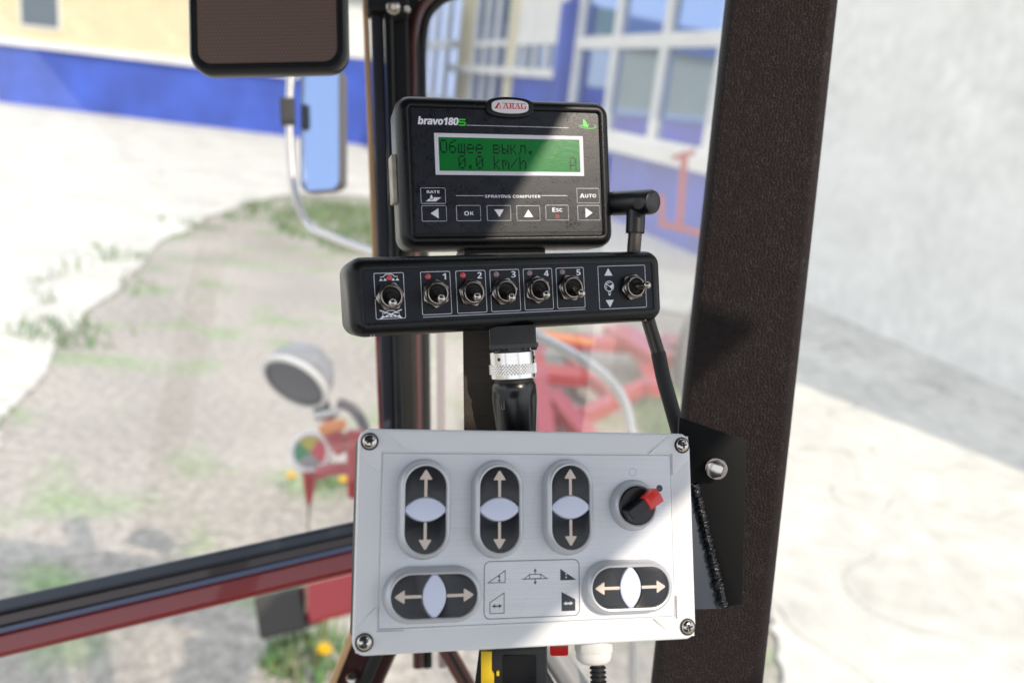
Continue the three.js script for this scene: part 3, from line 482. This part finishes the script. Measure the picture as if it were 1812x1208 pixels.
// ---------------------------------------------------------------- front pillar and window frames
{
  const rails = [ // x at y 60, x at y 700: left and right edge, depth, thickness, material
    ['edge_strip', 643, 654, 668, 678, 0.93, 0.02, sunlitTan, -120, 470], ['edge_strip', 643, 654, 668, 678, 0.93, 0.02, MP({ color: hex('#8e2620'), roughness: 0.3, clearcoat: 0.5 }), 470, 1140], ['seal', 654, 682, 677, 695, 0.925, 0.02, M({ color: hex('#2b2e39'), roughness: 0.5 })], ['bright_strip', 682, 692, 696, 713, 0.915, 0.02, blackSmooth],  // upper edge strip coloured as if sunlit, lower one in its red
    ['channel', 690, 726, 711, 733, 0.95, 0.02, deepBlack], ['channel', 722, 742, 730, 750, 0.962, 0.02, deepBlack],
  ];
  const t = thing('cab_pillar', 'slim dark cab pillar of stacked strips left of the computer', 'pillar');
  const X = (a, b, y) => a + (b - a) * (y - 60) / 640;
  for (const [n, l0, r0, l1, r1, dep, th, m, a, b] of rails) {
    const y0 = a ?? (n === 'seal' || n === 'bright_strip' ? 28 : -120), y1 = b ?? 1140;
    const P0 = at((X(l0, l1, y0) + X(r0, r1, y0)) / 2, y0, dep), P1 = at((X(l0, l1, y1) + X(r0, r1, y1)) / 2, y1, dep);
    part(t, n, bar(P0, P1, ((r0 - l0) + (r1 - l1)) / 2 / FOCAL * dep, th, 0.2), m);
  }
  part(t, 'top_clamp', bar(at(686, -120, 0.915), at(686, 27, 0.915), 0.044, 0.03, 0.08), deepBlack);
  for (const [x, y, r] of [[696, 13, 7.2], [720, 17, 3.6]]) {
    const s = part(t, 'screw', latheZ([[r, 0], [r, 1.2], [r * 0.7, 2.6], [r * 0.45, 2.8], [r * 0.4, 1.4], [0, 1.4]], 24), chrome); s.position.copy(at(x, y, 0.897)); s.lookAt(EYE);
  }
  // framed window
  const w = thing('cab_window', 'dusty cab window with rounded frame behind the computer', 'window');
  const path = (o, dep) => [at(756 - o, 1180, dep), at(753 - o, 700, dep), at(746 - o, 150, dep), at(747 - o, 70 - o * 0.4, dep), at(757 - o * 0.8, 25 - o * 0.7, dep), at(785 - o * 0.4, -3 - o, dep), at(830, -14 - o, dep), at(1000, -20 - o, dep), at(1340, -30 - o, dep)];
  part(w, 'frame', tube(path(16, 0.955), 0.0062, 160, 12), MP({ color: hex('#4d2622'), roughness: 0.35, clearcoat: 0.4 }));
  part(w, 'gasket', tube(path(0, 0.965), 0.0055, 160, 12), rubber);
  const quad = (a) => { const g = new THREE.BufferGeometry(); g.setAttribute('position', new THREE.Float32BufferAttribute(a.flatMap((p) => [p.x, p.y, p.z]), 3)); g.setAttribute('uv', new THREE.Float32BufferAttribute([0, 0, 1, 0, 1, 1, 0, 1], 2)); g.setIndex([0, 1, 2, 0, 2, 3]); g.computeVertexNormals(); return g; };
  const dusty = MP({ color: 0xffffff, roughness: 0.03, transmission: 0.79, thickness: 0, ior: 1.5 });
  part(w, 'pane', quad([at(745, 1250, 0.97), at(1215, 1250, 0.97), at(1365, -60, 0.97), at(745, -60, 0.97)]), dusty);
  part(w, 'edge_post', bar(at(783, 1180, 1.02), at(779, 480, 1.02), 0.010, 0.012, 0.3), M({ color: hex('#8d7f80'), roughness: 0.5 }));
  const l = thing('front_window', 'clear cab window left of the dark pillar', 'window');
  part(l, 'pane', quad([at(-260, 1010, 0.96), at(668, 940, 0.96), at(650, -80, 0.96), at(-260, -80, 0.96)]), glassMat);
  // lower rail and braces
  const r = thing('lower_rail', 'glossy red and black cab rail below the front window', 'rail');
  const rail = (n, xl, yl, xr, yr, wd, dep, th, m) => part(r, n, bar(at(xl, yl, dep), at(xr, yr, dep), wd, th, 0.3), m);
  rail('window_channel', -260, 1130, 690, 921, 0.015, 0.90, 0.02, M({ color: hex('#353a43'), roughness: 0.3, metalness: 0.4 }));
  rail('upper_band', -260, 1157, 690, 940, 0.018, 0.907, 0.02, MP({ color: hex('#2c0b0d'), roughness: 0.35, clearcoat: 0.4 }));
  rail('trim_line', -260, 1177, 690, 953, 0.006, 0.893, 0.012, M({ color: hex('#4d5874'), roughness: 0.35 }));
  rail('lower_band', -260, 1203, 690, 975, 0.026, 0.905, 0.02, MP({ color: hex('#8a0e13'), roughness: 0.3, clearcoat: 0.5 }));
  const b = thing('lower_brace', 'dark red slanting cab brace below the button panel', 'brace');
  part(b, 'beam', bar(at(705, 1040, 0.86), at(593, 1290, 0.86), 0.050, 0.03, 0.15), MP({ color: hex('#34100f'), roughness: 0.35, clearcoat: 0.4 }));
  part(b, 'groove_cover', bar(at(716, 1040, 0.842), at(612, 1290, 0.842), 0.012, 0.01, 0.3), deepBlack);
  part(b, 'edge_strip', bar(at(655, 1040, 0.85), at(556, 1290, 0.85), 0.007, 0.02, 0.3), sunlitTan);
  const s = part(b, 'screw', latheZ([[6, 0], [6, 2], [4.5, 5], [0, 6]], 20), chrome); s.position.copy(at(622, 1200, 0.835)); s.lookAt(EYE);
  const b2 = thing('brown_brace', 'brown painted cab brace slanting below the panel', 'brace');
  part(b2, 'beam', bar(at(740, 1060, 0.95), at(860, 1270, 0.95), 0.018, 0.02, 0.2), M({ color: hex('#6d4131'), roughness: 0.4 }));
  part(b2, 'seam', bar(at(742, 1060, 0.94), at(862, 1270, 0.94), 0.0035, 0.006, 0.2), deepBlack);
  const b3 = thing('grey_brace', 'grey round brace tube slanting down behind the fuse box', 'tube');
  part(b3, 'tube', tube([at(930, 1080, 0.8), at(985, 1165, 0.8), at(1075, 1300, 0.8)], 0.0125, 20, 20), M({ color: hex('#9a9a9c'), roughness: 0.35, metalness: 0.3 }));
  part(b3, 'cable', tube([at(915, 1100, 0.79), at(950, 1180, 0.79), at(1030, 1310, 0.79)], 0.007, 20, 14), blackSmooth);
}

// ---------------------------------------------------------------- interior mirror with painted reflection, outside mirror
{
  const c = at(470, -20, 0.72), z = AZ.clone(), y = AY.clone().multiplyScalar(1).addScaledVector(AX, -0.02).normalize(), x = y.clone().cross(z).normalize();
  const t = pose(thing('interior_mirror', 'black framed interior mirror with a painted brown dotted headliner reflection at the top', 'mirror'), c, x, y, z);
  part(t, 'frame', shell(134, 140, 18, [[3, -20], [0.5, -16], [0, -8], [1, -2], [3, 0], [6.5, 0], [7.4, -1.2]], 10, [true, true], 45), blackSmooth);
  const headlinerReflection = canvasTex(960, 1000, (k, w, h) => { k.fillStyle = '#655149'; k.fillRect(0, 0, w, h); k.fillStyle = '#a58d7b'; for (let j = 0; j < 40; j++) for (let i = 0; i < 40; i++) { k.beginPath(); k.arc((i + (j % 2) / 2) * 25 + 6, j * 25.6 + 8, 2.6, 0, 7); k.fill(); } });  // perforated headliner as the mirror would reflect it, painted into the texture
  part(t, 'painted_mirror_face', filmUV(shell(118, 124, 12, [[0, -1.4], [0.3, -1]], 10), 118, 124, -59, 62), M({ map: headlinerReflection, roughness: 0.45 }));
}
{
  const D = 1.7, t = thing('outside_mirror', 'tall rounded outside mirror on a bent grey tube', 'mirror');
  const c = at(566, 228, D), z = AZ.clone().addScaledVector(AX, -0.34).normalize(), y = AY.clone().addScaledVector(z, -AY.dot(z)).normalize(), x = y.clone().cross(z);
  const h = sub(t, 'head'); pose(h, c, x, y, z);
  part(h, 'shell', shell(92, 250, 22, [[8, -40], [1, -20], [0, -6], [1, 0], [3, 0.6]], 10, [true, true], 45), M({ color: hex('#5b5654'), roughness: 0.4 }));
  part(h, 'mirror_glass', shell(86, 244, 19, [[0, 0.2], [0.4, 1.2]], 10), M({ color: hex('#8ba4d0'), metalness: 1, roughness: 0.08 }));
  part(t, 'clamp', bar(at(508, 176, D), at(510, 222, D), 0.030, 0.04, 0.2), deepBlack);
  part(t, 'arm', tube([at(516, 100, D), at(512, 200, D), at(516, 300, D), at(526, 360, D), at(545, 397, D), at(590, 420, D - 0.1), at(675, 452, D - 0.3)], 0.0085, 80, 14), tubeChrome);
}
{
  const D = 1.9; solo('grab_tube', tube([at(880, 560, D), at(955, 596, D), at(1020, 630, D), at(1070, 665, D), at(1102, 706, D), at(1116, 760, D), at(1120, 900, D), at(1122, 1300, D)], 0.0125, 90, 16), tubeChrome, 'curved grey grab tube outside the dusty window', 'handrail');
}

// ---------------------------------------------------------------- lamp, gauge and red machine outside, lower left
{
  const D = 2.6, t = thing('work_lamp', 'pale round work lamp outside the front window', 'lamp');
  const c = at(528, 668, D), z = V(-0.25, -0.5, 0.83).normalize(), y = V(0, 1, 0).addScaledVector(z, -z.y).normalize(), x = y.clone().cross(z); pose(t, c, x, y, z);
  part(t, 'shell', latheZ([[0, -95], [40, -90], [72, -66], [90, -30], [95, 0], [97, 12], [92, 16]], 40, 50), M({ color: hex('#96969a'), roughness: 0.4, map: again(blotchTex, 3, 3) }));
  part(t, 'rim', latheZ([[88, 16], [98, 12], [99, 22], [92, 28], [86, 26]], 40), M({ color: hex('#c4c3c2'), roughness: 0.35 }));
  part(t, 'lens', latheZ([[0, 20], [60, 19], [88, 15]], 40), M({ color: hex('#4b474b'), roughness: 0.2 }));
  t.scale.setScalar(1.12);
  part(t, 'bracket', shell(40, 150, 8, [[0, -14], [0, 14]], 4), deepBlack, [0, -140, -50]);
  solo('hose', tube([at(598, 712, D), at(622, 722, D), at(640, 745, D), at(650, 790, D), at(652, 850, D)], 0.016, 40, 12), M({ color: hex('#4c4448'), roughness: 0.5 }), 'dark bent hose beside the work lamp', 'hose');
}
{
  const D = 2.3, t = thing('pressure_gauge', 'round pressure gauge with green, yellow and red fields on a red stem', 'gauge');
  const c = at(549, 800, D); pose(t, c, AX.clone(), AY.clone(), AZ.clone()); t.rotateX(-0.12);
  const dial = canvasTex(512, 512, (k) => {
    k.fillStyle = '#8b8a86'; k.fillRect(0, 0, 512, 512); const sec = (a, b, col) => { k.fillStyle = col; k.beginPath(); k.moveTo(256, 256); k.arc(256, 256, 250, a * Math.PI / 180, b * Math.PI / 180); k.fill(); };
    sec(142, 222, '#12804a'); sec(222, 302, '#b7a81e'); sec(302, 405, '#c92f3a'); k.fillStyle = '#3a3a3a'; k.beginPath(); k.arc(256, 256, 18, 0, 7); k.fill();
  });
  part(t, 'rim', latheZ([[42, -20], [56, -18], [58, -4], [57, 4], [50, 8], [45, 6], [43, 1]], 40, 50), M({ color: hex('#e9e4e2'), roughness: 0.35 }));
  part(t, 'dial', filmUV(mm(new THREE.CircleGeometry(45, 40)), 90, 90, -45, 45), M({ map: dial, roughness: 0.4 }), [0, 0, 1.5]);
  part(t, 'stem', lathe([[0, -140], [6, -138], [14, -100], [20, -62], [22, -52], [0, -50]], 24), redPaint);
  part(t, 'rod', lathe([[3.2, -420], [3.2, -138]], 12), M({ color: hex('#6a5d52'), roughness: 0.5 }));
  const w = 2.25;
  const m = thing('red_pump_frame', 'red pump frame with pipes below the pressure gauge', 'machine');
  part(m, 'pipe', tube([at(560, 838, w), at(590, 830, w), at(660, 832, w)], 0.017, 20, 14), redPaint);
  part(m, 'upright', bar(at(628, 760, w), at(632, 880, w), 0.05, 0.05, 0.2), redPaint);
  part(m, 'valve_block', bar(at(575, 745, w), at(610, 800, w), 0.05, 0.05, 0.3), redPaint);
  part(m, 'orange_fitting', bar(at(565, 762, w - 0.05), at(612, 748, w - 0.05), 0.03, 0.03, 0.4), M({ color: hex('#d9853f'), roughness: 0.4 }));
  part(m, 'grey_fitting', bar(at(556, 738, w), at(600, 730, w), 0.024, 0.03, 0.4), chrome);
  const b = thing('red_weight_block', 'red and black weight block on the gravel, lower left', 'block');
  part(b, 'red_face', bar(at(555, 1066, 2.9), at(700, 1030, 2.9), 0.13, 0.2, 0.1), redPaint);
  part(b, 'black_face', bar(at(470, 1090, 2.92), at(553, 1070, 2.92), 0.14, 0.2, 0.1), M({ color: hex('#3e3a38'), roughness: 0.6 }));
}

// ---------------------------------------------------------------- red implement on the yard
{
  const t = thing('red_implement', 'red steel implement frame lying on the gravel outside', 'implement');
  const beam = (x0, y0, x1, y1, h, w) => part(t, 'beam', bar(onGround(x0, y0, h), onGround(x1, y1, h), w, 0.12, 0.1, V(0, 1, 0)), redPaint);
  beam(900, 596, 1280, 622, 0.25, 0.18); beam(880, 655, 1040, 668, 0.2, 0.2); beam(946, 600, 968, 800, 0.22, 0.12); beam(1090, 585, 1180, 640, 0.3, 0.3);
  beam(975, 700, 1050, 790, 0.2, 0.14); beam(1130, 618, 1160, 690, 0.2, 0.14); beam(850, 740, 1010, 735, 0.15, 0.22); beam(1010, 640, 1100, 712, 0.2, 0.12); beam(1030, 740, 1170, 668, 0.18, 0.1); beam(1180, 600, 1260, 660, 0.2, 0.16);
  part(t, 'orange_strap', bar(onGround(940, 588, 0.4), onGround(1050, 606, 0.4), 0.1, 0.04, 0.2, V(0, 1, 0)), M({ color: hex('#e08a3c'), roughness: 0.5 }));
  const s = thing('red_stand', 'red metal stand in front of the blue wall', 'stand');
  const d = 13; part(s, 'post', bar(at(1212, 270, d), at(1202, 405, d), 0.11, 0.11, 0.1), redPaint); part(s, 'foot', bar(at(1168, 395, d), at(1262, 418, d), 0.1, 0.3, 0.1), redPaint); part(s, 'arm', bar(at(1170, 345, d), at(1172, 400, d), 0.09, 0.09, 0.1), redPaint);
  part(s, 'top', bar(at(1190, 280, d), at(1230, 268, d), 0.08, 0.08, 0.1), redPaint);
  const w = thing('blue_wheel', 'blue wheel hub with dark tyre at the edge of the yard', 'wheel');
  const p = onGround(1262, 610, 0.42); w.position.copy(p); w.rotation.y = 0.9;
  part(w, 'tyre', new THREE.TorusGeometry(0.42, 0.12, 14, 40), M({ color: hex('#4b4a4a'), roughness: 0.9 })); part(w, 'hub', new THREE.CylinderGeometry(0.3, 0.3, 0.14, 30).rotateX(Math.PI / 2), M({ color: hex('#3b62b8'), roughness: 0.5 }));
}

// ---------------------------------------------------------------- grass and dandelions
{
  const blade = new THREE.ConeGeometry(0.012, 0.2, 3, 1).translate(0, 0.1, 0), N = 5200, spots = [];
  const patch = (px, py, r, n, ry = r) => { const c = onGround(px, py); for (let i = 0; i < n; i++) { const a = rnd() * 6.283, q = Math.sqrt(rnd()); spots.push([c.x + Math.cos(a) * q * r, c.z + Math.sin(a) * q * ry]); } };
  patch(600, 390, 1.0, 900, 1.9); patch(545, 372, 0.9, 300, 1.3); patch(640, 425, 0.6, 400, 1.2); patch(1160, 735, 0.22, 300, 0.6); patch(1012, 640, 0.08, 90, 0.9); patch(1190, 700, 0.2, 60); patch(585, 850, 0.14, 40); patch(540, 1170, 0.18, 90);
  for (let i = 0; i < 1500; i++) { const k = rnd(), a = onGround(440 - 460 * k, 358 + 382 * k * k * 0.9 + 60 * k * (1 - k)); const x = a.x + 0.5 * (rnd() + rnd() + rnd() - 1.2), z = a.z + 0.5 * (rnd() + rnd() + rnd() - 1.2); if (noise.noise(x * 1.1, z * 1.1, 4) > 0.12) spots.push([x, z]); }
  const im = new THREE.InstancedMesh(blade, M({ color: 0xffffff, roughness: 0.9 }), spots.length), m = new THREE.Matrix4(), e = new THREE.Euler(), q = new THREE.Quaternion(), col = new THREE.Color();
  spots.forEach(([x, z], i) => { e.set((rnd() - 0.5) * 1.3, rnd() * 6.28, (rnd() - 0.5) * 1.3); const s = 0.5 + rnd(); m.compose(V(x, 0, z), q.setFromEuler(e), V(s, s * 0.6, s)); im.setMatrixAt(i, m); im.setColorAt(i, col.setRGB(0.12 + 0.08 * rnd(), 0.20 + 0.10 * rnd(), 0.08 + 0.04 * rnd())); });
  im.name = 'grass'; im.userData = { kind: 'stuff', label: 'short green grass tufts growing through the gravel', category: 'grass' }; dress(im); scene.add(im);
  [[571, 1196, 'nearest the slanting brace'], [513, 878, 'beside the thin rod of the gauge'], [606, 884, 'under the red pipe']].forEach(([x, y, where]) => {
    const f = thing('dandelion', 'yellow dandelion in the gravel ' + where, 'flower', 'dandelions'); f.position.copy(onGround(x, y));
    part(f, 'stem', new THREE.CylinderGeometry(0.004, 0.005, 0.12, 6).translate(0, 0.06, 0), M({ color: hex('#6b8a3a'), roughness: 0.9 }));
    const pet = []; for (let i = 0; i < 36; i++) { const g = new THREE.ConeGeometry(0.008, 0.045, 4).translate(0, 0.022, 0).rotateZ(0.5 + 0.9 * rnd()).rotateY(rnd() * 6.28); pet.push(g); }
    part(f, 'flower_head', mergeGeometries(pet).translate(0, 0.12, 0), M({ color: hex('#e8bf1c'), roughness: 0.8 }));
  });
}

// ---------------------------------------------------------------- buildings
const plaster = dataTex(256, (x, y) => { const v = Math.min(255, 238 + 12 * tile(x, y, 4, 6) + 14 * tile(x, y, 17, 8) + 14 * (rnd() - 0.5) - 40 * Math.max(0, tile(x, y, 8, 11) - 0.28)); return [v, v * 0.995, v * 0.98]; }, true, [1, 1]);
const blueWall = M({ color: hex('#3c5ecb'), roughness: 0.8, map: again(blotchTex, 0.4, 0.4) }), whiteWall = M({ color: hex('#f2f1ee'), roughness: 0.8, map: plaster, bumpMap: plaster, bumpScale: 0.004 }), creamWall = M({ color: hex('#e2d7b4'), roughness: 0.85, map: plaster });
const paneMat = M({ color: hex('#86a2d2'), metalness: 1, roughness: 0.06 });
{
  const W = V(-0.33126, 0, -0.94354), t = thing('long_building', 'long blue and white building with tall gridded windows', 'building');
  pose(t, V(2.75, 0, -15.2), W.clone().negate(), V(0, 1, 0), V(-0.94354, 0, 0.33126));
  const b = (n, s0, s1, y0, y1, z0, z1, m, par = t) => part(par, n, box(-Math.max(s0, s1), -Math.min(s0, s1), y0, y1, z0, z1), m);
  b('lower_wall', -1.3, 40, 0, 1.45, -0.4, 0, blueWall); b('end_wall', -14, -1.3, 0, 8, -0.5, 0.04, whiteWall);
  b('back_wall', -14, 40, 1.45, 8, -0.8, -0.5, whiteWall);
  b('pier', 6.2, 7.0, 1.45, 8, -0.5, 0.02, blueWall); b('pier', 10.9, 11.5, 1.45, 8, -0.5, 0.02, creamWall); b('pier', 15.6, 17.4, 1.45, 8, -0.5, 0.02, creamWall);
  b('bay_panel', 7.0, 10.9, 3.62, 8, -0.5, 0, whiteWall); b('bay_panel', 7.0, 10.9, 1.45, 2.75, -0.5, 0, blueWall);
  b('post', 6.25, 6.75, 0, 4.45, 0.02, 0.3, blueWall);
  const window = (s0, s1, ys, ss, w, z = 0) => { // ys: rows, ss: columns
    const g = sub(t, 'window');
    for (const s of ss) b('mullion', s - w / 2, s + w / 2, ys[0], ys[ys.length - 1], z - 0.1, z + 0.04, whiteWall, g);
    for (const y of ys) b('transom', s0 - w / 2, s1 + w / 2, y - w / 2, y + w / 2, z - 0.1, z + 0.05, whiteWall, g);
    for (let i = 0; i + 1 < ss.length; i++) for (let j = 0; j + 1 < ys.length; j++) b('pane', ss[i] + 0.01, ss[i + 1] - 0.01, ys[j], ys[j + 1], z - 0.08, z - 0.05, paneMat, g);
  };
  window(-1.2, 6.1, [1.65, 3.55, 5.5, 7.5], [-1.2, -0.4, 1.7, 3.95, 6.1], 0.26);
  b('sill', -1.25, 6.2, 1.4, 1.66, -0.1, 0.22, whiteWall);
  window(7.2, 10.8, [2.85, 3.6], [7.2, 8.2, 9.2, 10.1, 10.8], 0.12); b('sill', 6.9, 18, 2.72, 2.94, 0.02, 0.2, whiteWall);
  window(11.6, 15.5, [1.65, 3.62, 5.6, 7.5], [11.6, 13.0, 14.2, 15.5], 0.16); window(17.5, 30, [1.65, 3.65, 5.6, 7.5], [17.5, 19.5, 21.5, 23.5, 25.5, 28, 30], 0.25);
  b('cornice', -14, 40, 8, 8.3, -0.9, 0.4, whiteWall);
}
{
  const t = thing('far_building', 'blue and white building across the yard beyond the outside mirror', 'building'); t.position.set(0, 0, -29);
  const b = (n, x0, x1, y0, y1, z0, z1, m) => part(t, n, box(x0, x1, y0, y1, z0, z1), m);
  b('lower_wall', -7.9, -4.3, 0, 2.75, -4, 0, blueWall); b('upper_wall', -7.9, -4.3, 2.75, 4.55, -4, 0.05, whiteWall); b('roof_edge', -8, -4.2, 4.55, 5.4, -4, 0.3, M({ color: hex('#7d9a90'), roughness: 0.7 }));
  b('lower_wall', -18, -7.9, 0, 1.9, -4, 0, blueWall); b('ledge', -32, -7.9, 1.9, 2.12, -4, 0.2, whiteWall); b('lower_wall', -32, -18, 0, 1.9, -4, 0, whiteWall);
  b('upper_wall', -32, -7.9, 2.12, 4.4, -4, 0, creamWall); b('roof_edge', -32, -8, 4.4, 5.3, -4, 0.3, M({ color: hex('#5f7fae'), roughness: 0.7 }));
  for (let x = -30; x < -15; x += 2.6) { const g = sub(t, 'window'); part(g, 'frame', box(x - 0.08, x + 1.28, 2.5, 3.9, 0, 0.05), whiteWall); part(g, 'pane', box(x, x + 1.2, 2.58, 3.82, 0.05, 0.06), M({ color: hex('#5a6670'), roughness: 0.2 })); }
}

renderer.render(scene, camera);
